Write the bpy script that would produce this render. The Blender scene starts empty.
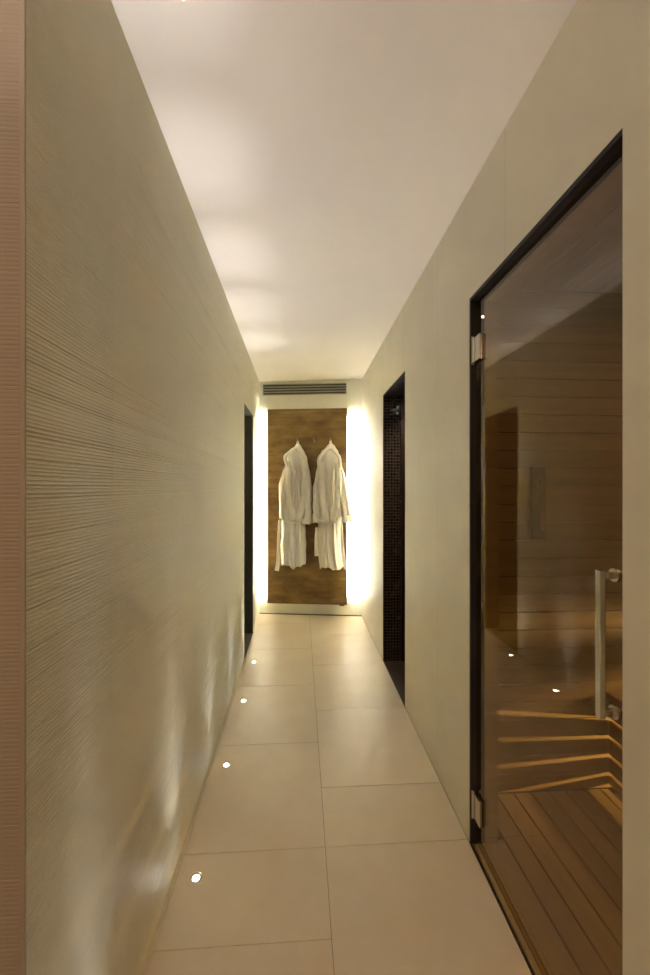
import bpy, bmesh, math, random
from mathutils import Vector, Matrix, noise
random.seed(7)
PI = math.pi
scn = bpy.context.scene
C = scn.collection

# ------------------------------------------------------------------ helpers
def bx(bm, x0, x1, y0, y1, z0, z1, bev=0.0):
    r = bmesh.ops.create_cube(bm, size=1.0)
    vs = r['verts']
    for v in vs:
        v.co = Vector(((x0+x1)/2 + v.co.x*(x1-x0), (y0+y1)/2 + v.co.y*(y1-y0), (z0+z1)/2 + v.co.z*(z1-z0)))
    if bev:
        es = {e for v in vs for e in v.link_edges}
        bmesh.ops.bevel(bm, geom=list(es), offset=bev, segments=2, profile=0.6, affect='EDGES')

def cyl(bm, r0, r1, p0, p1, seg=24, caps=True):
    p0, p1 = Vector(p0), Vector(p1)
    d = p1-p0
    m = Matrix.Translation((p0+p1)/2) @ d.to_track_quat('Z', 'Y').to_matrix().to_4x4()
    bmesh.ops.create_cone(bm, cap_ends=caps, segments=seg, radius1=r0, radius2=r1, depth=d.length, matrix=m)

def ring(bm, ro, ri, z0, z1, seg=32, c=(0, 0)):
    loops = []
    for r, z in ((ro, z0), (ro, z1*0.6), ((ro*2+ri)/3, z1), (ri, z1*0.8), (ri, z0)):
        loops.append([bm.verts.new((c[0]+r*math.cos(2*PI*k/seg), c[1]+r*math.sin(2*PI*k/seg), z)) for k in range(seg)])
    for a in range(len(loops)):
        A, B = loops[a], loops[(a+1) % len(loops)]
        for k in range(seg):
            bm.faces.new((A[k], A[(k+1) % seg], B[(k+1) % seg], B[k]))

def obj(name, bm, mat, parent=None, smooth=False):
    me = bpy.data.meshes.new(name)
    bmesh.ops.recalc_face_normals(bm, faces=bm.faces[:])
    bm.to_mesh(me); bm.free()
    if smooth:
        for p in me.polygons: p.use_smooth = True
    me.materials.append(mat)
    o = bpy.data.objects.new(name, me); C.objects.link(o)
    if parent: o.parent = parent
    return o

def box(name, mat, *dims, parent=None, bev=0.0):
    bm = bmesh.new(); bx(bm, *dims, bev=bev)
    return obj(name, bm, mat, parent)

def struct(o):
    o['kind'] = 'structure'; return o

def tag(o, label, cat, group=None):
    o['label'] = label; o['category'] = cat
    if group: o['group'] = group
    return o

def thing(name, label, cat, loc=(0, 0, 0), rz=0, group=None):
    o = bpy.data.objects.new(name, None); C.objects.link(o)
    o.empty_display_size = 0.1
    o.location = loc; o.rotation_euler = (0, 0, rz)
    return tag(o, label, cat, group)

def copy_tree(o, parent=None):
    c = o.copy(); C.objects.link(c)
    if parent: c.parent = parent
    for ch in list(o.children): copy_tree(ch, c)
    return c

# ------------------------------------------------------------------ materials
def mat(name, col, rough=0.6, metal=0.0, spec=0.5):
    m = bpy.data.materials.new(name); m.use_nodes = True
    b = m.node_tree.nodes['Principled BSDF']
    b.inputs['Base Color'].default_value = (*col, 1)
    b.inputs['Roughness'].default_value = rough
    b.inputs['Metallic'].default_value = metal
    b.inputs['Specular IOR Level'].default_value = spec
    return m

def nodes(m): return m.node_tree.nodes, m.node_tree.links, m.node_tree.nodes['Principled BSDF']

def coord(m, scale=(1, 1, 1), kind='Object'):
    n, l, b = nodes(m)
    tc = n.new('ShaderNodeTexCoord'); mp = n.new('ShaderNodeMapping')
    mp.inputs['Scale'].default_value = scale
    l.new(tc.outputs[kind], mp.inputs['Vector'])
    return mp.outputs['Vector']

def mottled(name, c1, c2, scale=3.0, rough=0.6, bump=0.0, bscale=60, stretch=(1, 1, 1), detail=6, spec=0.5, r2=None):
    m = mat(name, c1, rough, spec=spec); n, l, b = nodes(m)
    v = coord(m, stretch)
    t = n.new('ShaderNodeTexNoise'); t.inputs['Scale'].default_value = scale
    t.inputs['Detail'].default_value = detail; t.inputs['Roughness'].default_value = 0.6
    l.new(v, t.inputs['Vector'])
    r = n.new('ShaderNodeValToRGB')
    r.color_ramp.elements[0].position = 0.3; r.color_ramp.elements[1].position = 0.7
    r.color_ramp.elements[0].color = (*c1, 1); r.color_ramp.elements[1].color = (*c2, 1)
    l.new(t.outputs['Fac'], r.inputs['Fac']); l.new(r.outputs['Color'], b.inputs['Base Color'])
    if r2 is not None:
        mr = n.new('ShaderNodeMapRange'); mr.inputs['To Min'].default_value = rough; mr.inputs['To Max'].default_value = r2
        l.new(t.outputs['Fac'], mr.inputs['Value']); l.new(mr.outputs['Result'], b.inputs['Roughness'])
    if bump:
        t2 = n.new('ShaderNodeTexNoise'); t2.inputs['Scale'].default_value = bscale; t2.inputs['Detail'].default_value = 4
        l.new(v, t2.inputs['Vector'])
        bp = n.new('ShaderNodeBump'); bp.inputs['Strength'].default_value = bump; bp.inputs['Distance'].default_value = 0.003
        l.new(t2.outputs['Fac'], bp.inputs['Height']); l.new(bp.outputs['Normal'], b.inputs['Normal'])
    return m

def emit(name, col, strength):
    m = bpy.data.materials.new(name); m.use_nodes = True
    n, l = m.node_tree.nodes, m.node_tree.links
    n.clear(); o = n.new('ShaderNodeOutputMaterial'); e = n.new('ShaderNodeEmission')
    e.inputs['Color'].default_value = (*col, 1); e.inputs['Strength'].default_value = strength
    l.new(e.outputs[0], o.inputs['Surface']); return m

def wood(name, c1, c2, along='Y', rough=0.5, fine=60.0, island=0.35):
    st = {'X': (0.05, 1, 1), 'Y': (1, 0.05, 1), 'Z': (1, 1, 0.05)}[along]
    m = mottled(name, c1, c2, fine, rough, 0.15, fine*2, st, 5)
    n, l, b = nodes(m)
    g = n.new('ShaderNodeNewGeometry'); mr = n.new('ShaderNodeMapRange')
    mr.inputs['To Min'].default_value = 1-island; mr.inputs['To Max'].default_value = 1+island*0.6
    l.new(g.outputs['Random Per Island'], mr.inputs['Value'])
    mx = n.new('ShaderNodeVectorMath'); mx.operation = 'SCALE'
    src = b.inputs['Base Color'].links[0].from_socket
    l.new(src, mx.inputs[0]); l.new(mr.outputs['Result'], mx.inputs['Scale'])
    l.new(mx.outputs[0], b.inputs['Base Color'])
    return m

M_ceiling = mottled('ceiling_paint', (0.80, 0.75, 0.68), (0.82, 0.77, 0.70), 2, 0.75, 0.05, 90)
M_rib = mottled('ribbed_tile', (0.63, 0.59, 0.45), (0.67, 0.63, 0.485), 1.5, 0.5, 0.03, 150, (1, 0.15, 1), 6, 0.5)
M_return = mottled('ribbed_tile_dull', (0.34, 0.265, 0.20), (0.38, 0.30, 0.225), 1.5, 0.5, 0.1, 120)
M_floor = mottled('floor_porcelain', (0.60, 0.505, 0.375), (0.66, 0.565, 0.43), 4.0, 0.33, 0.05, 40, (1, 1, 1), 8, 0.5, 0.42)
M_grout = mat('grout', (0.30, 0.23, 0.15), 0.8)
M_trim = mat('edge_strip', (0.62, 0.54, 0.38), 0.35)
M_endpaint = mottled('end_wall_paint', (0.82, 0.82, 0.74), (0.86, 0.86, 0.78), 3, 0.6)
M_black = mat('black_frame', (0.008, 0.005, 0.005), 0.55)
M_chrome = mat('satin_steel', (0.62, 0.57, 0.48), 0.25, 1.0)
M_brass = mat('brass_strip', (0.55, 0.38, 0.18), 0.35, 1.0)
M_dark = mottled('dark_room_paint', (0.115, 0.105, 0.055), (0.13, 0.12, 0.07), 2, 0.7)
M_cloth = mottled('waffle_cotton', (0.88, 0.85, 0.78), (0.92, 0.90, 0.84), 8, 0.9, 0.5, 300)
M_grille = mat('grille_metal', (0.33, 0.33, 0.28), 0.4, 0.6)
M_slot = mat('grille_slot', (0.03, 0.03, 0.025), 0.8)
M_sauna = wood('sauna_boards_across', (0.29, 0.20, 0.09), (0.385, 0.275, 0.13), 'X', 0.5, 30, 0.10)
M_sauna_y = wood('sauna_boards_along', (0.29, 0.20, 0.09), (0.385, 0.275, 0.13), 'Y', 0.5, 30, 0.10)
M_duck = wood('duckboards', (0.27, 0.185, 0.080), (0.36, 0.255, 0.11), 'Y', 0.42, 25, 0.14)
M_gap = mat('board_gap', (0.012, 0.008, 0.004), 0.9)

# right wall: large cement-look tiles, hairline vertical joints
def right_wall_mat():
    m = mottled('cement_tile', (0.60, 0.56, 0.44), (0.70, 0.66, 0.53), 1.6, 0.5, 0.12, 25, (1, 1, 1), 9, 0.4)
    n, l, b = nodes(m)
    tc = n.new('ShaderNodeTexCoord'); sp = n.new('ShaderNodeSeparateXYZ'); l.new(tc.outputs['Object'], sp.inputs[0])
    def math_(op, a, bb):
        x = n.new('ShaderNodeMath'); x.operation = op
        for i, s in enumerate((a, bb)):
            if s is None: continue
            if isinstance(s, (int, float)): x.inputs[i].default_value = s
            else: l.new(s, x.inputs[i])
        return x.outputs[0]
    a = math_('ADD', sp.outputs['Y'], 10 - 0.98 + 0.30)
    f = math_('MODULO', a, 0.60)
    f = math_('ABSOLUTE', math_('SUBTRACT', f, 0.30), None)
    g = math_('LESS_THAN', f, 0.0013)
    mx = n.new('ShaderNodeMix'); mx.data_type = 'RGBA'
    src = b.inputs['Base Color'].links[0].from_socket
    l.new(math_('MULTIPLY', g, 0.35), mx.inputs['Factor']); l.new(src, mx.inputs['A'])
    mx.inputs['B'].default_value = (0.30, 0.22, 0.14, 1)
    l.new(mx.outputs['Result'], b.inputs['Base Color'])
    return m
M_right = right_wall_mat()

def mosaic_mat():
    m = mat('brown_glass_mosaic', (0.05, 0.03, 0.02), 0.2); n, l, b = nodes(m)
    tc = n.new('ShaderNodeTexCoord'); sp = n.new('ShaderNodeSeparateXYZ'); l.new(tc.outputs['Object'], sp.inputs[0])
    def M(op, a, bb=None):
        x = n.new('ShaderNodeMath'); x.operation = op
        for i, s in enumerate((a, bb)):
            if s is None: continue
            if isinstance(s, (int, float)): x.inputs[i].default_value = s
            else: l.new(s, x.inputs[i])
        return x.outputs[0]
    P = 0.023
    hs, cells = [], []
    xy = M('ADD', sp.outputs['X'], sp.outputs['Y'])
    for s in (xy, sp.outputs['Z']):
        q = M('DIVIDE', M('ADD', s, 5.0), P)
        cells.append(M('FLOOR', q))
        fr = M('ABSOLUTE', M('SUBTRACT', M('FRACT', q), 0.5))
        hs.append(fr)
    e = M('MAXIMUM', hs[0], hs[1])
    g = M('GREATER_THAN', e, 0.42)
    cb = n.new('ShaderNodeCombineXYZ'); l.new(cells[0], cb.inputs[0]); l.new(cells[1], cb.inputs[1])
    wn = n.new('ShaderNodeTexWhiteNoise'); l.new(cb.outputs[0], wn.inputs['Vector'])
    r = n.new('ShaderNodeValToRGB'); l.new(wn.outputs['Value'], r.inputs['Fac'])
    r.color_ramp.elements[0].color = (0.014, 0.008, 0.004, 1); r.color_ramp.elements[1].color = (0.036, 0.020, 0.011, 1)
    mx = n.new('ShaderNodeMix'); mx.data_type = 'RGBA'
    l.new(g, mx.inputs['Factor']); l.new(r.outputs['Color'], mx.inputs['A']); mx.inputs['B'].default_value = (0.055, 0.038, 0.026, 1)
    l.new(mx.outputs['Result'], b.inputs['Base Color'])
    # each little tile tilts slightly, grout is matt and sunk
    ro = M('ADD', M('MULTIPLY', g, 0.5), 0.16); l.new(ro, b.inputs['Roughness'])
    tilt = n.new('ShaderNodeVectorMath'); tilt.operation = 'MULTIPLY_ADD'
    l.new(wn.outputs['Color'], tilt.inputs[0]); tilt.inputs[1].default_value = (0.09, 0.09, 0.09); tilt.inputs[2].default_value = (-0.045, -0.045, -0.045)
    ge = n.new('ShaderNodeNewGeometry'); ad = n.new('ShaderNodeVectorMath'); ad.operation = 'ADD'
    l.new(ge.outputs['Normal'], ad.inputs[0]); l.new(tilt.outputs[0], ad.inputs[1])
    nm = n.new('ShaderNodeVectorMath'); nm.operation = 'NORMALIZE'; l.new(ad.outputs[0], nm.inputs[0])
    bp = n.new('ShaderNodeBump'); bp.inputs['Distance'].default_value = 0.002; bp.inputs['Strength'].default_value = 0.4
    l.new(M('SUBTRACT', 1.0, g), bp.inputs['Height']); l.new(nm.outputs[0], bp.inputs['Normal'])
    l.new(bp.outputs['Normal'], b.inputs['Normal'])
    return m
M_mosaic = mosaic_mat()

def panel_mat():
    m = mottled('veneer_panel', (0.13, 0.060, 0.015), (0.31, 0.20, 0.058), 6.0, 0.45, 0.1, 60, (0.7, 1, 1.5), 12)
    n, l, b = nodes(m)
    v = coord(m, (0.6, 1, 9)); t = n.new('ShaderNodeTexNoise'); t.inputs['Scale'].default_value = 4; t.inputs['Detail'].default_value = 8
    l.new(v, t.inputs['Vector'])
    r = n.new('ShaderNodeValToRGB'); l.new(t.outputs['Fac'], r.inputs['Fac'])
    r.color_ramp.elements[0].position = 0.32; r.color_ramp.elements[1].position = 0.68
    r.color_ramp.elements[0].color = (0.80, 0.78, 0.72, 1); r.color_ramp.elements[1].color = (1.1, 1.12, 1.15, 1)
    mx = n.new('ShaderNodeVectorMath'); mx.operation = 'MULTIPLY'
    l.new(b.inputs['Base Color'].links[0].from_socket, mx.inputs[0]); l.new(r.outputs['Color'], mx.inputs[1])
    l.new(mx.outputs[0], b.inputs['Base Color'])
    return m
M_panel = panel_mat()

def glass_mat():
    m = bpy.data.materials.new('bronze_glass'); m.use_nodes = True
    n, l = m.node_tree.nodes, m.node_tree.links; n.clear()
    o = n.new('ShaderNodeOutputMaterial'); mx = n.new('ShaderNodeMixShader')
    t = n.new('ShaderNodeBsdfTransparent'); g = n.new('ShaderNodeBsdfGlossy'); f = n.new('ShaderNodeFresnel')
    t.inputs['Color'].default_value = (0.80, 0.72, 0.60, 1)
    g.inputs['Color'].default_value = (1, 0.93, 0.84, 1); g.inputs['Roughness'].default_value = 0.0
    ge = n.new('ShaderNodeNewGeometry'); mr = n.new('ShaderNodeMapRange')     # same Fresnel on both faces of the thin pane
    mr.inputs['To Min'].default_value = 1.52; mr.inputs['To Max'].default_value = 1/1.52
    l.new(ge.outputs['Backfacing'], mr.inputs['Value']); l.new(mr.outputs['Result'], f.inputs['IOR'])
    l.new(f.outputs[0], mx.inputs[0]); l.new(t.outputs[0], mx.inputs[1]); l.new(g.outputs[0], mx.inputs[2])
    l.new(mx.outputs[0], o.inputs['Surface']); return m
M_glass = glass_mat()

# ------------------------------------------------------------------ dimensions
XL, XR, H = -0.425, 0.62, 2.40
YC = 0.648                     # where the ribbed wall meets the return facing the camera
EA, EB = Vector((-0.44, 4.17)), Vector((0.62, 4.02))   # the end wall, left and right foot

# ------------------------------------------------------------------ floor
bm = bmesh.new()
g = 0.0011
XJ = 0.09
def slabs(xa, xb, ys):
    for a, b in zip(ys[:-1], ys[1:]):
        bx(bm, xa+g, xb-g, a+g, b-g, -0.02, 0.0, bev=0.0008)
left_j = [-1.85, -1.25, -0.65, -0.05, 0.553, 1.153, 1.449, 2.049, 2.649, 3.249, 3.849, 4.3]
right_j = [-1.85, -0.96, -0.36, 0.24, 0.84, 1.449, 1.736, 2.336, 2.936, 3.536, 4.136, 4.3]
slabs(XL, XJ, left_j); slabs(XJ, XR, right_j)
for xa in (-1.71, -1.07):
    slabs(xa, xa+0.64 if xa > -1.2 else -1.07, [-1.85, -1.25, -0.65, -0.05, 0.66])
struct(obj('floor', bm, M_floor))
struct(box('floor', M_grout, -1.8, XR, -1.9, 4.3, -0.05, -0.004))
box_c = struct(box('ceiling', M_ceiling, -1.8, XR+0.02, -1.9, 4.3, H, H+0.06))

# ------------------------------------------------------------------ left wall (real ridges)
zs = [0.0]
while zs[-1] < H: zs.append(zs[-1] + random.choice((0.006, 0.0065, 0.007, 0.0075, 0.008)))
zs[-1] = H
prof = []
for a, b in zip(zs[:-1], zs[1:]):
    d = random.choice((0.0010, 0.0011, 0.0012, 0.0012, 0.0013, 0.0021))
    prof.append((a, 0.0)); prof.append((a + (b-a)*0.48, 0.0)); prof.append((a + (b-a)*0.60, d)); prof.append((b-(b-a)*0.14, d*0.8))
prof.append((H, 0.0))
def rib_panel(bm, y0, y1, z0, z1, axis='x', pos=XL, sgn=1, amp=1.0):
    pts = [(z, d) for z, d in prof if z0 < z < z1]
    pts = [(z0, 0.0)] + pts + [(z1, 0.0)]
    A, B = [], []
    nseg = 1
    for z, d in pts:
        w = pos - sgn*d*amp
        if axis == 'x':
            A.append(bm.verts.new((w, y0, z))); B.append(bm.verts.new((w, y1, z)))
        else:
            A.append(bm.verts.new((y0, w, z))); B.append(bm.verts.new((y1, w, z)))
    for k in range(len(pts)-1):
        bm.faces.new((A[k], A[k+1], B[k+1], B[k]))
def left_block(y0, y1, z0, z1, amp=1.0):
    bm = bmesh.new()
    rib_panel(bm, y0, y1, z0, z1, amp=amp)
    bx(bm, XL-0.12, XL-0.0045, y0, y1, z0, z1)
    return struct(obj('wall_left', bm, M_rib))
LO0, LO1, LOZ = 3.06, 3.62, 1.95
j = 0.0006
cuts = [YC, 0.946, 1.419, 1.892, 2.365, 2.838, LO0]
amps = [2.0, 1.2, 0.9, 0.7, 0.5, 0.45]
for k, (a, b) in enumerate(zip(cuts[:-1], cuts[1:])):
    left_block(a + (0 if k == 0 else j), b-j if k < 5 else b, 0, H, amps[k])
left_block(LO0, LO1, LOZ, H, 0.5)
left_block(LO1, 4.25, 0, H, 0.5)
# return wall facing the camera
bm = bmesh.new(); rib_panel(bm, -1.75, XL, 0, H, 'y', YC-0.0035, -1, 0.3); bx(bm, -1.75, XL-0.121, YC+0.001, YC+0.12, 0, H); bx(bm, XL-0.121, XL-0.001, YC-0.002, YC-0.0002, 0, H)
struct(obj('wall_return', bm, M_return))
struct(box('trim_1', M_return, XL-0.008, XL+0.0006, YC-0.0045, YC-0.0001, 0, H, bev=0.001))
bm = bmesh.new()
for a, b in ((YC, LO0), (LO1, 4.16)): bx(bm, XL-0.001, XL+0.012, a, b, 0, 0.006, bev=0.001)
struct(obj('baseboard_left', bm, M_trim))

# dark room behind the left opening
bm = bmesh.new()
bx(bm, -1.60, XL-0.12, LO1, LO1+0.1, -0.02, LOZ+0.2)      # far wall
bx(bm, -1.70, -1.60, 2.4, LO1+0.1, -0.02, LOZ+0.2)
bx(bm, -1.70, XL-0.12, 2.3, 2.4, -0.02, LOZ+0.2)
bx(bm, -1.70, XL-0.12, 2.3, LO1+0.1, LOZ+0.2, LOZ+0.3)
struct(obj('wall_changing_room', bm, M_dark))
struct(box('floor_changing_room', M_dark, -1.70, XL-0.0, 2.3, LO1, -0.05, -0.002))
bm = bmesh.new()                                               # reveal lining of the opening
bx(bm, XL-0.12, XL-0.0025, LO1-0.002, LO1-0.0, 0, LOZ)
bx(bm, XL-0.12, XL-0.0025, LO0, LO0+0.002, 0, LOZ)
bx(bm, XL-0.12, XL-0.0025, LO0, LO1, LOZ-0.002, LOZ)
struct(obj('trim_2', bm, M_dark))

# ------------------------------------------------------------------ right wall
T = 0.10
DY0, DY1, DZ = 0.735, 1.438, 2.0
SY0, SY1, SZ = 2.345, 2.975, 2.0
bm = bmesh.new()
for a, b, z0, z1 in ((-1.85, DY0, 0, H), (DY0, DY1, DZ, H), (DY1, SY0, 0, H), (SY0, SY1, SZ, H), (SY1+0.003, 4.15, 0, H)):
    bx(bm, XR, XR+T, a, b, z0, z1)
struct(obj('wall_right', bm, M_right))
struct(box('wall_back', M_right, -1.85, XR+T, -1.95, -1.85, 0, H))
struct(box('wall_vestibule', M_right, -1.85, -1.75, -1.85, YC+0.12, 0, H))

# mosaic shower
bm = bmesh.new()
bx(bm, XR+0.001, 1.60, SY1, SY1+0.08, -0.06, SZ+0.05)
bx(bm, 1.60, 1.68, 1.95, SY1+0.08, -0.06, SZ+0.05)
bx(bm, XR+T, 1.68, 1.87, 1.95, -0.06, SZ+0.05)
bx(bm, XR+T+0.0, XR+T+0.004, 1.95, SY0, 0, SZ)
bx(bm, XR+0.001, XR+T, SY0-0.0, SY0+0.003, 0, SZ)
struct(obj('wall_shower', bm, M_mosaic))
struct(box('ceiling_shower', M_black, XR+0.001, 1.6, 1.95, SY1, SZ-0.003, SZ+0.05))
M_sfloor = mottled('shower_floor', (0.05, 0.035, 0.022), (0.07, 0.05, 0.035), 6, 0.35)
struct(box('floor_shower', M_sfloor, XR+0.001, 1.6, 1.95, SY1, -0.06, -0.001))
struct(box('trim_3', mat('dark_bronze', (0.05, 0.025, 0.018), 0.3, 0.5), 0.755, 0.785, SY1-0.012, SY1-0.0005, 0, SZ-0.004))

# ------------------------------------------------------------------ end wall
u = (EB-EA).normalized(); nrm = Vector((u.y, -u.x))       # towards the camera
ang = math.atan2(u.y, u.x)
L_end = (EB-EA).length
endroot_loc = (EA.x, EA.y, 0)
def place_end(o):
    o.location = endroot_loc; o.rotation_euler = (0, 0, ang); return o
# local frame of the end wall: x along the wall, -y towards the camera
struct(place_end(box('wall_end', M_endpaint, -0.05, L_end+0.05, 0.0, 0.1, 0, H)))
struct(place_end(box('trim_4', mat('shadow_gap', (0.20, 0.19, 0.13), 0.8), 0.0, L_end, -0.003, 0.0, 0.0, 0.012)))

# ventilation grille
gr = place_end(thing('vent_grille', 'long narrow grey slotted air grille set high in the end wall above the wood panel', 'vent'))
g0, g1, gz0, gz1 = 0.055, 0.915, 2.255, 2.365
box('backing', M_slot, g0+0.005, g1-0.005, -0.004, -0.0005, gz0+0.005, gz1-0.005, parent=gr)
bm = bmesh.new()
for a, b, c, d in ((g0, g1, gz0, gz0+0.008), (g0, g1, gz1-0.008, gz1), (g0, g0+0.008, gz0, gz1), (g1-0.008, g1, gz0, gz1)):
    bx(bm, a, b, -0.014, -0.0005, c, d, bev=0.001)
obj('frame', bm, M_grille, gr)
for k, zc in enumerate((2.283, 2.310, 2.337)):
    bm = bmesh.new(); bx(bm, g0+0.008, g1-0.008, -0.013, -0.005, zc-0.0075, zc+0.0075, bev=0.002)
    obj('slat', bm, M_grille, gr)

# backlit wood panel
PO = 0.10                                                    # panel front stands this far off the wall
pz0, pz1, pu0, pu1 = 0.14, 2.092, 0.122, 0.922
pn = place_end(thing('wall_panel', 'tall brown wood veneer panel hung on the end wall behind the bathrobes, lit from behind', 'wood panel'))
bm = bmesh.new(); bx(bm, pu0, pu1, -PO, -PO+0.022, pz0, pz1, bev=0.0015)
pb = obj('board', bm, M_panel, pn)
bm = bmesh.new()
for uu in (pu0+0.17, pu1-0.21): bx(bm, uu, uu+0.04, -PO+0.0225, -0.0005, pz0+0.12, pz1-0.12)
for zz in (pz0+0.015, pz1-0.055): bx(bm, pu0+0.004, pu1-0.004, -PO+0.0225, -0.0005, zz, zz+0.04)  # end rails added to block the strip light above and below the board
obj('batten_and_baffle', bm, M_endpaint, pn)
M_led = emit('led_strip_light', (1.0, 0.97, 0.88), 205.0)
for side, uu in (('left', pu0+0.045), ('right', pu1-0.079)):
    t = place_end(thing('led_strip', 'glowing white light strip hidden behind the %s edge of the wood panel' % side, 'light strip'))
    a, b, za, zb = uu, uu+0.034, pz0+0.075, pz1-0.075
    bm = bmesh.new()
    bx(bm, a-0.004, b+0.004, -PO+0.0225, -PO+0.026, za, zb)
    for e in (a-0.004, b+0.002): bx(bm, e, e+0.002, -PO+0.0225, -PO+0.032, za, zb)
    obj('channel', bm, M_chrome, t)
    box('diffuser', M_led, a, b, -PO+0.0265, -PO+0.0305, za+0.004, zb-0.004, parent=t)
# small cable end under the panel
bm = bmesh.new(); cyl(bm, 0.006, 0.006, (pu1-0.075, -PO+0.012, pz0-0.008), (pu1-0.03, -PO+0.012, pz0-0.006), 12); cyl(bm, 0.005, 0.005, (pu1-0.03, -PO+0.012, pz0-0.006), (pu1-0.03, -0.001, pz0-0.006), 12)
tag(place_end(obj('cable_end', bm, M_black, smooth=True)), 'short black cable end poking out under the right corner of the wood panel', 'cable')

# coat hooks
def hook(uu, z, label):
    r = thing('coat_hook', label, 'hook', group=None)
    place_end(r)
    bm = bmesh.new(); cyl(bm, 0.013, 0.012, (uu, -PO-0.0005, z), (uu, -PO-0.006, z), 20)
    obj('rosette', bm, M_chrome, r, True)
    bm = bmesh.new()
    pts = [(0, -0.006, 0), (0, -0.03, -0.006), (0, -0.05, 0.004), (0, -0.055, 0.022)]
    for a, b in zip(pts[:-1], pts[1:]):
        cyl(bm, 0.0055, 0.0055, (uu, -PO+a[1], z+a[2]), (uu, -PO+b[1], z+b[2]), 12)
        bmesh.ops.create_uvsphere(bm, u_segments=10, v_segments=8, radius=0.0058, matrix=Matrix.Translation((uu, -PO+b[1], z+b[2])))
    obj('peg', bm, M_chrome, r, True)
    return r
HK = [(0.435, 1.765, 'steel coat hook holding the left bathrobe'),
      (0.762, 1.765, 'steel coat hook holding the right bathrobe'),
      (0.598, 1.765, 'empty steel coat hook between the two bathrobes')]
for h in HK: hook(*h)

# ------------------------------------------------------------------ bathrobes
def interp(rows, z):
    # rows sorted by descending z
    for a, b in zip(rows[:-1], rows[1:]):
        if z <= a[0] and z >= b[0]:
            t = 0 if a[0] == b[0] else (a[0]-z)/(a[0]-b[0])
            t = t*t*(3-2*t)*0.5 + t*0.5
            return [a[i]+(b[i]-a[i])*t for i in range(1, len(a))]
    return list(rows[-1][1:]) if z < rows[-1][0] else list(rows[0][1:])

def drape(name, rows, parent, folds, famp, seed, hem=0.012, y_back=-PO-0.004, nz=70, na=72, close_top=True, mat_=None, inner=True):
    """closed cloth tube hanging down: rows = (z, left, right, depth)"""
    bm = bmesh.new(); z0, z1 = rows[0][0], rows[-1][0]
    rings = []
    rnd = random.Random(seed)
    ph = [rnd.uniform(0, 6.28) for _ in range(5)]
    fr = [folds*rnd.uniform(0.8, 1.2), folds*1.9, folds*0.55]
    for i in range(nz+1):
        t = i/nz; z = z0+(z1-z0)*t
        l_, r_, d = interp(rows, z)
        c, w = (l_+r_)/2, (r_-l_)/2
        ringv = []
        for k in range(na):
            th = 2*PI*k/na
            cx, sy = math.cos(th), math.sin(th)
            ux = math.copysign(abs(cx)**0.85, cx)
            front = max(0.0, -sy)
            amp = famp*min(1, t*4+0.25)*(0.35+0.65*front)
            w_ = ux*w
            f = math.sin(fr[0]*ux*3+ph[0]+0.5*math.sin(z*5+ph[3])) + 0.5*math.sin(fr[1]*ux*3+ph[1]+z*2.0) + 0.5*math.sin(fr[2]*ux*3+ph[2]-z*1.5)
            nn = noise.noise(Vector((ux*3+seed*3.1, z*4, seed)))
            yy = (d*(sy if sy < 0 else sy*0.12))
            yy -= front**0.5*amp*f + nn*famp*0.8*front
            x = c+w_ + noise.noise(Vector((seed*7.7, z*9, cx)))*0.010*abs(cx) + 0.35*famp*f*cx*0.5
            zz = z
            if i == nz: zz += hem*math.sin(ux*4+ph[4]) + hem*0.5*math.sin(ux*11+ph[1])
            ringv.append(bm.verts.new((x, min(y_back, y_back-0.004*1 + min(yy, 0.0)) if sy < 0 else y_back, zz)))
        rings.append(ringv)
    for A, B in zip(rings[:-1], rings[1:]):
        for k in range(na): bm.faces.new((A[k], A[(k+1) % na], B[(k+1) % na], B[k]))
    if close_top: bm.faces.new(rings[0])
    # hem turned inwards so that the opening reads as cloth of real thickness
    if inner:
        B = rings[-1]; cen = sum((v.co for v in B), Vector())/na
        I1 = [bm.verts.new(((v.co.x-cen.x)*0.93+cen.x, (v.co.y-cen.y)*0.85+cen.y, v.co.z)) for v in B]
        I2 = [bm.verts.new((v.co.x, v.co.y, v.co.z+0.08)) for v in I1]
        for A, B2 in ((B, I1), (I1, I2)):
            for k in range(na): bm.faces.new((A[k], A[(k+1) % na], B2[(k+1) % na], B2[k]))
        bm.faces.new(I2)
    return obj(name, bm, mat_ or M_cloth, parent, True)

def strip(name, pts, w, th, parent, wav=0.0, mat_=None):
    """a flat band of cloth along pts (x, y, z), width w in the wall plane"""
    bm = bmesh.new(); P = [Vector(p) for p in pts]
    # resample with Catmull-Rom
    Q = []
    for i in range(len(P)-1):
        p0, p1, p2, p3 = P[max(i-1, 0)], P[i], P[i+1], P[min(i+2, len(P)-1)]
        for s in range(8):
            t = s/8
            Q.append(0.5*((2*p1)+(p2-p0)*t+(2*p0-5*p1+4*p2-p3)*t*t+(-p0+3*p1-3*p2+p3)*t**3))
    Q.append(P[-1])
    secs = []
    for i, q in enumerate(Q):
        d = (Q[min(i+1, len(Q)-1)]-Q[max(i-1, 0)]).normalized()
        sx = Vector((0, -1, 0)).cross(d).normalized()
        ww = (w[0]+(w[1]-w[0])*i/(len(Q)-1) if isinstance(w, tuple) else w)/2
        ww *= 1+0.12*noise.noise(q*14)
        off = Vector((0, wav*math.sin(i*0.7), 0))
        sec = []
        for k in range(12):
            a = 2*PI*k/12
            sec.append(bm.verts.new(q+off+sx*ww*math.cos(a)+Vector((0, 1, 0))*th/2*math.sin(a)))
        secs.append(sec)
    for A, B in zip(secs[:-1], secs[1:]):
        for k in range(12): bm.faces.new((A[k], A[(k+1) % 12], B[(k+1) % 12], B[k]))
    bm.faces.new(secs[0]); bm.faces.new(secs[-1])
    return obj(name, bm, mat_ or M_cloth, parent, True)

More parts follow.
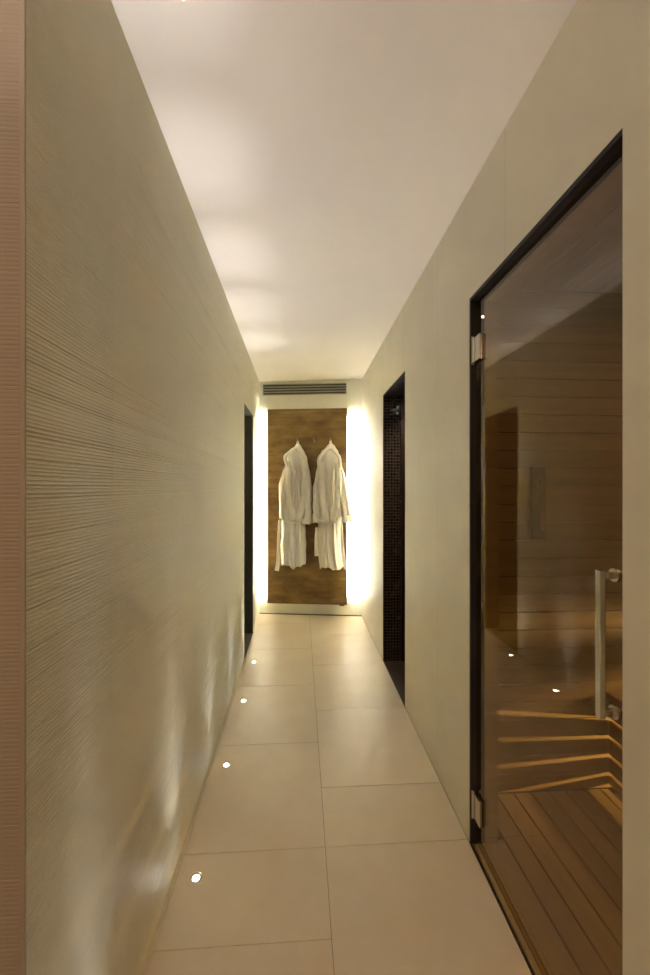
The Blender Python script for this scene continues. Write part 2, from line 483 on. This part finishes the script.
def Z(y): return 1.749 - (y-443)*0.01      # photo row on the robe plane -> height
def robe(hx, label, body, sleeves, hood_h, lap, tails, seed, belt_z, hoodw):
    r = thing('bathrobe', label, 'bathrobe'); place_end(r)
    # hx : photo column of the hook; u of it
    U = lambda x: hx[1] + (x-hx[0])*0.0101
    rows = [(Z(y), U(a), U(b), d) for y, a, b, d in body]
    drape('body', rows, r, 4.0, 0.013, seed, nz=110, na=120, hem=0.016)
    for k, sl in enumerate(sleeves):
        rows = [(Z(y), U(a), U(b), d) for y, a, b, d in sl]
        s = drape('sleeve', rows, r, 1.8, 0.012, seed+5+k, nz=60, na=48, y_back=-PO-0.012)
        # turned-back cuff
        y, a, b, d = sl[-1]
        zc = Z(y)
        rows = [(zc+0.055, U(a)-0.004, U(b)+0.004, d+0.010), (zc-0.004, U(a)-0.007, U(b)+0.007, d+0.012)]
        drape('cuff', rows, s, 1.2, 0.003, seed+15+k, nz=8, na=40, y_back=-PO-0.010, hem=0.006)
    # hood: peaked sack of cloth hanging from the loop, with a rolled rim around a hollow
    y0 = -PO
    rows = [(Z(y), U(a), U(b), d) for y, a, b, d in hoodw]
    hd = drape('hood', rows, r, 1.6, 0.010, seed+30, nz=50, na=64, y_back=-PO-0.02)
    rim = [(U(x), y0-dd, Z(y)) for x, y, dd in hood_h]
    strip('hood_rim', rim, 0.034, 0.03, hd)
    # shawl lapels
    for lp in lap:
        strip('lapel', [(U(x), y0-dd, Z(y)) for x, y, dd in lp], (0.05, 0.062), 0.016, r)
    bz = Z(belt_z[1])
    strip('belt', [(U(x), y0-dd, Z(y)) for x, y, dd in belt_z[2]], 0.020, 0.010, r)
    for tl in tails:
        strip('belt_end', [(U(x), y0-dd, Z(y)) for x, y, dd in tl], (0.022, 0.040), 0.010, r, 0.002)
    # hanging loop
    strip('hanging_loop', [(U(hx[0]-1.2), y0-0.03, Z(447)), (U(hx[0]-0.6), y0-0.036, Z(442.6)), (U(hx[0]), y0-0.042, Z(441.6)), (U(hx[0]+0.6), y0-0.036, Z(442.6)), (U(hx[0]+1.2), y0-0.03, Z(447))], 0.008, 0.005, r)
    return r

robe((298.5, 0.435), 'white hooded bathrobe on the left hook, wholly in front of the wood panel',
     [(446, 296, 301, .03), (452, 290.5, 305, .05), (462, 289, 307, .07), (475, 287.5, 305.5, .085), (490, 286.5, 304.8, .09),
      (520, 282.5, 305.8, .095), (545, 281.3, 306.5, .10), (564.5, 282, 306, .11)],
     [[(462, 286.5, 292, .04), (472, 283.5, 290, .06), (485, 280.4, 288.5, .09), (500, 279.6, 287.6, .10), (517, 280.6, 287.2, .09)],
      [(464, 303, 308.5, .04), (476, 304, 311, .06), (488, 304.2, 311.8, .09), (505, 304, 311.8, .10), (522.5, 303.6, 311.6, .09)]],
     [(289.5, 467, .10), (287.0, 458, .10), (291, 453.5, .10), (297.0, 449.5, .085), (302, 454, .10), (306.9, 462, .10), (308.0, 470, .10)],
     [[(291, 462, .095), (290.5, 480, .118), (292, 500, .128), (297, 519, .130)],
      [(306, 464, .095), (306, 480, .118), (305.4, 500, .128), (300, 519, .130)]],
     [[(281.8, 519, .11), (280.9, 540, .11), (280.4, 558, .10), (278.8, 569, .095)]],
     3, (298, 519, [(283, 517, .07), (288, 520, .125), (297, 521.5, .135), (304, 519, .125), (306.5, 515, .07)]),
     [(443.8, 297.6, 299.6, .02), (447, 295.5, 301.8, .045), (452, 289.5, 305, .075), (458, 287, 308, .085), (466, 289, 308.5, .085), (472, 291, 307, .07)])
robe((331, 0.762), 'white hooded bathrobe on the right hook, its right sleeve reaching past the panel edge',
     [(446, 328, 333.5, .03), (452, 323, 337, .05), (462, 320.5, 340, .07), (475, 320.5, 339.5, .085), (490, 320, 340.5, .09),
      (520, 319, 341.5, .095), (545, 317.5, 342.5, .10), (566, 320.5, 344, .11)],
     [[(463, 318.5, 324, .04), (475, 316, 323, .06), (487, 313.8, 321, .09), (503, 313.2, 320.3, .10), (521, 313.4, 319.8, .09)],
      [(463, 336.5, 341.5, .04), (475, 338, 344.8, .06), (490, 339.6, 348, .09), (506, 340.8, 350.4, .10), (520.5, 341.8, 352, .10)]],
     [(320.6, 470, .10), (320.2, 460, .10), (324.5, 454, .10), (331, 449.5, .085), (336, 453.5, .10), (340.0, 459, .10), (340.5, 469, .10)],
     [[(323.5, 463, .095), (323, 480, .118), (324.5, 500, .128), (329, 520, .130)],
      [(338, 463, .095), (338.5, 480, .118), (337.4, 500, .128), (333, 520, .130)]],
     [[(342, 522, .11), (342.6, 540, .11), (344, 556, .105), (346.2, 566.5, .10)],
      [(318, 526, .11), (317.4, 540, .11), (318, 554, .10)]],
     11, (331, 520, [(317.5, 516, .07), (322, 520, .125), (331, 522, .135), (338, 520, .125), (342, 516, .07)]),
     [(443.8, 330, 332, .02), (447, 327, 335, .045), (452, 322, 338.5, .075), (458, 320, 341, .085), (466, 320.5, 341, .085), (473, 322.5, 339.5, .07)])

# ------------------------------------------------------------------ sauna door in the right wall
GX = 0.645
# black metal frame lining the opening
bm = bmesh.new()
FX0, FX1 = XR+0.0015, 0.672
bx(bm, FX0, FX1, DY1-0.010, DY1, 0, DZ)
bx(bm, FX0, FX1, DY0, DY1-0.010, DZ-0.012, DZ)
struct(obj('trim_5', bm, M_black))
# timber lining behind the frame
bm = bmesh.new()
bx(bm, FX1+0.0005, XR+T+0.004, DY1-0.012, DY1+0.0, 0.0, DZ)
bx(bm, FX1+0.0005, XR+T+0.004, DY0, DY0+0.012, 0.0, DZ)
bx(bm, FX1+0.0005, XR+T+0.004, DY0+0.012, DY1-0.012, DZ-0.014, DZ)
struct(obj('trim_6', bm, M_sauna))
struct(box('trim_7', M_brass, XR+0.006, XR+0.012, DY0+0.0, DY1-0.0, -0.002, 0.004))   # threshold strip
struct(box('trim_8', M_gap, XR-0.001, XR+0.006, DY0, DY1, -0.004, 0.001))
struct(box('trim_9', M_duck, XR+0.012, XR+T+0.03, DY0, DY1, -0.03, 0.0))

door = bpy.data.objects.new('door_1', None); C.objects.link(door)
door.location = (GX, DY1-0.014, 0.0); door['kind'] = 'structure'
W = DY1-DY0-0.028
M_glass_edge = M_glass
gp = box('glass_pane', M_glass, -0.004, 0.004, -W, 0.0, 0.008, DZ-0.016, parent=door)
gp['label'] = 'bronze tinted glass'
for zz in (0.148, 1.805):
    bm = bmesh.new()
    bx(bm, -0.016, -0.0045, -0.050, 0.002, zz-0.045, zz+0.045, bev=0.003)      # plate on the corridor face
    bx(bm, 0.0045, 0.012, -0.050, 0.002, zz-0.045, zz+0.045, bev=0.002)
    bx(bm, -0.022, -0.012, 0.0, 0.0035, zz-0.052, zz+0.052, bev=0.001)         # leaf on the jamb
    cyl(bm, 0.006, 0.006, (-0.016, -0.0025, zz-0.045), (-0.016, -0.0025, zz+0.045), 16)
    obj('hinge', bm, M_chrome, door)
HB = -(DY1-0.014-0.776)
hz0, hz1 = 0.838, 1.137
hd = box('handle', M_chrome, -0.044, -0.031, HB-0.0065, HB+0.0065, hz0, hz1, parent=door, bev=0.0015)
for zz in (hz0+0.010, hz1-0.010):
    bm = bmesh.new(); bx(bm, -0.0312, -0.0045, HB-0.006, HB+0.006, zz-0.0065, zz+0.0065, bev=0.0015)
    cyl(bm, 0.014, 0.014, (-0.010, HB, zz), (-0.0045, HB, zz), 20)
    obj('handle_arm', bm, M_chrome, hd)
bm = bmesh.new()
bx(bm, 0.040, 0.056, HB-0.008, HB+0.008, hz0, hz1, bev=0.003)
for zz in (hz0+0.010, hz1-0.010): cyl(bm, 0.008, 0.008, (0.0045, HB, zz), (0.042, HB, zz), 16)
obj('inner_handle', bm, M_chrome, door)

# glowing disc added for a reflected glint on the frame, top hinge corner
t = thing('glint_disc', 'tiny glowing white disc standing in for a glint on the black door frame above the top hinge', 'light', (0.664, DY1-0.0125, 1.928))
bm = bmesh.new(); cyl(bm, 0.007, 0.0065, (0, 0, 0), (0, -0.004, 0), 20); obj('glint_rim', bm, M_chrome, t, True)
bm = bmesh.new(); cyl(bm, 0.005, 0.004, (0, -0.0042, 0), (0, -0.0065, 0), 20); obj('lens', bm, emit('glint_glow', (1, 0.95, 0.88), 6), t)

# ------------------------------------------------------------------ sauna room
SX1, SYE, SYN = 2.60, 1.66, -0.30
P = 0.077
def boards_wall(name, orient, m, a0, a1, pos, thick, z0, z1, gap=0.0028):
    bm = bmesh.new(); z = z0; 
    while z < z1-0.001:
        zt = min(z+P, z1)
        if orient == 'x': bx(bm, a0, a1, pos, pos+thick, z+gap/2, zt-gap/2, bev=0.0015)
        else: bx(bm, pos, pos+thick, a0, a1, z+gap/2, zt-gap/2, bev=0.0015)
        z = zt
    if orient == 'x': bx(bm, a0, a1, pos+thick*0.4, pos+thick, z0, z1)
    else: bx(bm, pos+thick*0.4, pos+thick, a0, a1, z0, z1)
    return struct(obj(name, bm, m))
boards_wall('wall_sauna_end', 'x', M_sauna, XR+T, SX1, SYE, 0.02, 0.0, 2.15)
boards_wall('wall_sauna_side', 'y', M_sauna_y, SYN, SYE, SX1, 0.02, 0.0, 2.15)
boards_wall('wall_sauna_near', 'x', M_sauna, XR+T, SX1, SYN-0.02, 0.02, 0.0, 2.15)
bm = bmesh.new()
bx(bm, XR+T, XR+T+0.004, SYN, DY0, 0, 2.15); bx(bm, XR+T, XR+T+0.004, DY1, SYE, 0, 2.15); bx(bm, XR+T, XR+T+0.004, DY0, DY1, DZ, 2.15)
struct(obj('wall_sauna_front', bm, M_sauna_y))
bm = bmesh.new(); x = XR+T
while x < SX1:
    bx(bm, x+0.002, min(x+P, SX1)-0.002, SYN, SYE, 2.15, 2.165, bev=0.001); x += P
bx(bm, XR+T, SX1, SYN, SYE, 2.16, 2.18)
struct(obj('ceiling_sauna', bm, M_sauna_y))
# duckboard floor
bm = bmesh.new(); x = XR+T+0.034
while x < 1.32:
    bx(bm, x+0.003, min(x+P, 1.332)-0.003, SYN+0.005, SYE-0.004, -0.022, 0.0, bev=0.002); x += P
tag(obj('duckboard', bm, M_duck), 'brown slatted timber duckboard covering the sauna floor behind the glass door', 'duckboard')
struct(box('floor_sauna', M_gap, XR+T, SX1, SYN, SYE, -0.06, -0.024))

# benches with slatted fronts, warm lamps underneath
BX = 1.335
lamps = []
def bench(name_label, x0, x1, z0, zt, gaps, gw, zs_):
    r = thing('sauna_bench', name_label, 'bench', (x0, 0.7, z0))
    # front slats
    edges = [zs_] + [v for g_ in gaps for v in (g_-gw/2, g_+gw/2)] + [zt-0.03]
    for k in range(0, len(edges), 2):
        a, b = edges[k], edges[k+1]
        if b-a < 0.006: continue
        bm = bmesh.new(); bx(bm, 0, 0.018, SYN-0.7+0.01, SYE-0.7-0.004, a-z0, b-z0, bev=0.002)
        obj('front_slat', bm, M_duck, r)
    n_ = int((x1-x0)/0.09)
    for k in range(n_):
        a = -0.012 + k*(x1-x0+0.012)/n_
        bm = bmesh.new(); bx(bm, a, a+(x1-x0+0.012)/n_-0.001, SYN-0.7+0.01, SYE-0.7-0.004, zt-z0-0.028, zt-z0, bev=0.003)
        obj('seat_slat', bm, M_duck, r)
    for yy in (SYN-0.7+0.15, 0.25):
        bm = bmesh.new(); bx(bm, 0.02, 0.06, yy, yy+0.04, 0.0 if z0 > 0.1 else -0.0235, zt-z0-0.029)
        obj('leg', bm, M_duck, r)
    return r
bench('low sauna bench with slatted front beside the duckboard, light leaking between its slats', BX, SX1-0.006, 0.0, 0.42, [0.013, 0.063, 0.142, 0.221, 0.300], 0.015, 0)
bench('upper sauna bench behind the low one, against the side wall', 1.93, SX1-0.006, 0.421, 0.86, [0.60, 0.72], 0.04, 0.421)

# thermometer board on the end wall
t = thing('sauna_thermometer', 'dim upright wooden thermometer board with two dials on the sauna end wall', 'thermometer', (1.015, SYE-0.0005, 1.245))
M_board = mat('dark_board', (0.19, 0.15, 0.08), 0.5)
box('board', M_board, -0.031, 0.031, -0.014, 0.001, -0.155, 0.150, parent=t, bev=0.004)
for zz in (0.075, -0.015):
    bm = bmesh.new(); cyl(bm, 0.024, 0.023, (0, -0.0145, zz), (0, -0.020, zz), 28); dl = obj('dial', bm, mat('dial_face', (0.22, 0.17, 0.10), 0.4), t)
    bm = bmesh.new(); bx(bm, -0.001, 0.001, -0.022, -0.0205, zz-0.004, zz+0.018); obj('needle', bm, M_gap, dl)
bm = bmesh.new(); bx(bm, 0.0, 0.022, -0.019, -0.0145, -0.125, -0.05, bev=0.002); obj('scale_plate', bm, mat('scale_plate', (0.34, 0.20, 0.12), 0.5), t)

# ------------------------------------------------------------------ recessed floor lights
M_lens = emit('floor_led', (0.93, 0.96, 1.0), 60)
M_bezel = mat('bezel_glass', (0.75, 0.73, 0.68), 0.15, 1.0)
def floor_light(loc, label):
    r = thing('recessed_floor_light', label, 'light', loc, group='recessed lights along the left wall')
    bm = bmesh.new(); ring(bm, 0.0195, 0.0105, 0.0002, 0.0022); obj('bezel', bm, M_bezel, r, True)
    bm = bmesh.new(); cyl(bm, 0.0102, 0.0098, (0, 0, 0.0002), (0, 0, 0.0012), 28); obj('lens', bm, M_lens, r)
    return r
fl = [(0.82, 'recessed floor light beside the left wall, just outside the bottom of the picture'),
      (1.36, 'nearest and largest of the four glowing recessed floor lights along the left wall'),
      (1.906, 'second nearest of the four glowing recessed floor lights along the left wall'),
      (2.471, 'third nearest of the four glowing recessed floor lights, before the farthest one'),
      (3.018, 'farthest and smallest glowing recessed floor light, beside the foot of the left opening')]
first = None
for y, lab in fl:
    if first is None: first = o = floor_light((-0.348, y, 0), lab)
    else:
        o = copy_tree(first); o.location = (-0.348, y, 0); o['label'] = lab

def lamp(kind, loc, energy, col, size=0.02, rot=(0, 0, 0), **kw):
    ld = bpy.data.lights.new('lamp', kind); ld.energy = energy; ld.color = col
    if kind == 'AREA': ld.shape = 'RECTANGLE'; ld.size = size; ld.size_y = kw.get('sy', size); ld.spread = kw.get('spread', PI)
    else: ld.shadow_soft_size = size
    if kind == 'SPOT': ld.spot_size = kw['cone']; ld.spot_blend = kw['blend']
    lo = bpy.data.objects.new('lamp', ld); C.objects.link(lo); lo.location = loc; lo.rotation_euler = rot
    return lo
for y, _ in fl:
    for watt, cone, tilt in ((10 if y < 1 else 20, 68, 9), (12, 28, 0), (48, 15, 0), (20, 9, 0), (0.5, 125, 0)):
        lamp('SPOT', (-0.348, y, 0.004), watt, (0.95, 0.93, 0.96), 0.012, (PI, math.radians(tilt), 0), cone=math.radians(cone), blend=1.0)

# shower lamp: small ceiling downlight
t = thing('shower_downlight', 'small ceiling downlight inside the dark mosaic shower, glinting on the tiles', 'light', (0.86, 2.50, SZ-0.004))
bm = bmesh.new(); cyl(bm, 0.030, 0.028, (0, 0, -0.0005), (0, 0, -0.004), 24); obj('bezel', bm, M_chrome, t)
bm = bmesh.new(); cyl(bm, 0.022, 0.022, (0, 0, -0.0045), (0, 0, -0.006), 24); obj('lens', bm, emit('downlight', (1, 0.9, 0.78), 30), t)

lamp('SPOT', (0.86, 2.50, SZ-0.02), 16, (1.0, 0.86, 0.7), 0.02, (math.radians(35), 0, 0), cone=math.radians(80), blend=1.0)
# warm lamps under the sauna benches
lamp('POINT', (2.38, 1.25, 0.206), 48, (1.0, 0.74, 0.30), 0.006)
lamp('SPOT', (2.38, 1.25, 0.206), 150, (1.0, 0.74, 0.30), 0.006, (PI/2, 0, math.radians(66)), cone=math.radians(46), blend=0.9)
lamp('SPOT', (2.38, 1.15, 0.72), 60, (1.0, 0.76, 0.36), 0.04, (PI/2, 0, math.radians(58)), cone=math.radians(95), blend=1.0)
# dim fill light added below the sauna ceiling, no fixture there
lamp('AREA', (1.7, 0.6, 2.12), 5.0, (1.0, 0.72, 0.42), 0.5, (0, 0, 0), sy=0.9)
# uplight added out of view, left of the camera, to brighten the near ceiling
lamp('AREA', (-0.75, 0.05, 1.75), 4.0, (1.0, 0.88, 0.80), 0.25, (PI, math.radians(14), 0), sy=0.25, spread=math.radians(150))
# warm fill light added under the unseen vestibule ceiling behind the camera
lamp('AREA', (-0.5, -0.9, H-0.02), 10.0, (1.0, 0.76, 0.56), 0.6, (0, 0, 0), sy=0.6)

# ------------------------------------------------------------------ world, camera, view
w = bpy.data.worlds.new('world'); scn.world = w; w.use_nodes = True
w.node_tree.nodes['Background'].inputs['Color'].default_value = (0.02, 0.016, 0.012, 1)
cam = bpy.data.cameras.new('camera'); co = bpy.data.objects.new('camera', cam); C.objects.link(co)
cam.sensor_fit = 'VERTICAL'; cam.sensor_height = 36; cam.lens = 400/975*36; cam.clip_start = 0.02
co.location = (0, 0, 1.305)
co.rotation_euler = (PI/2, 0, -math.atan(24.5/400))
scn.camera = co
vs = scn.view_settings
vs.view_transform = 'Standard'; vs.look = 'None'; vs.gamma = 1; vs.use_curve_mapping = False
vs.exposure = 0.28
scn.cycles.sample_clamp_indirect = 0.0        # keep the full strength of the light bounced off the end wall
scn.cycles.max_bounces = 16
scn.cycles.diffuse_bounces = 8
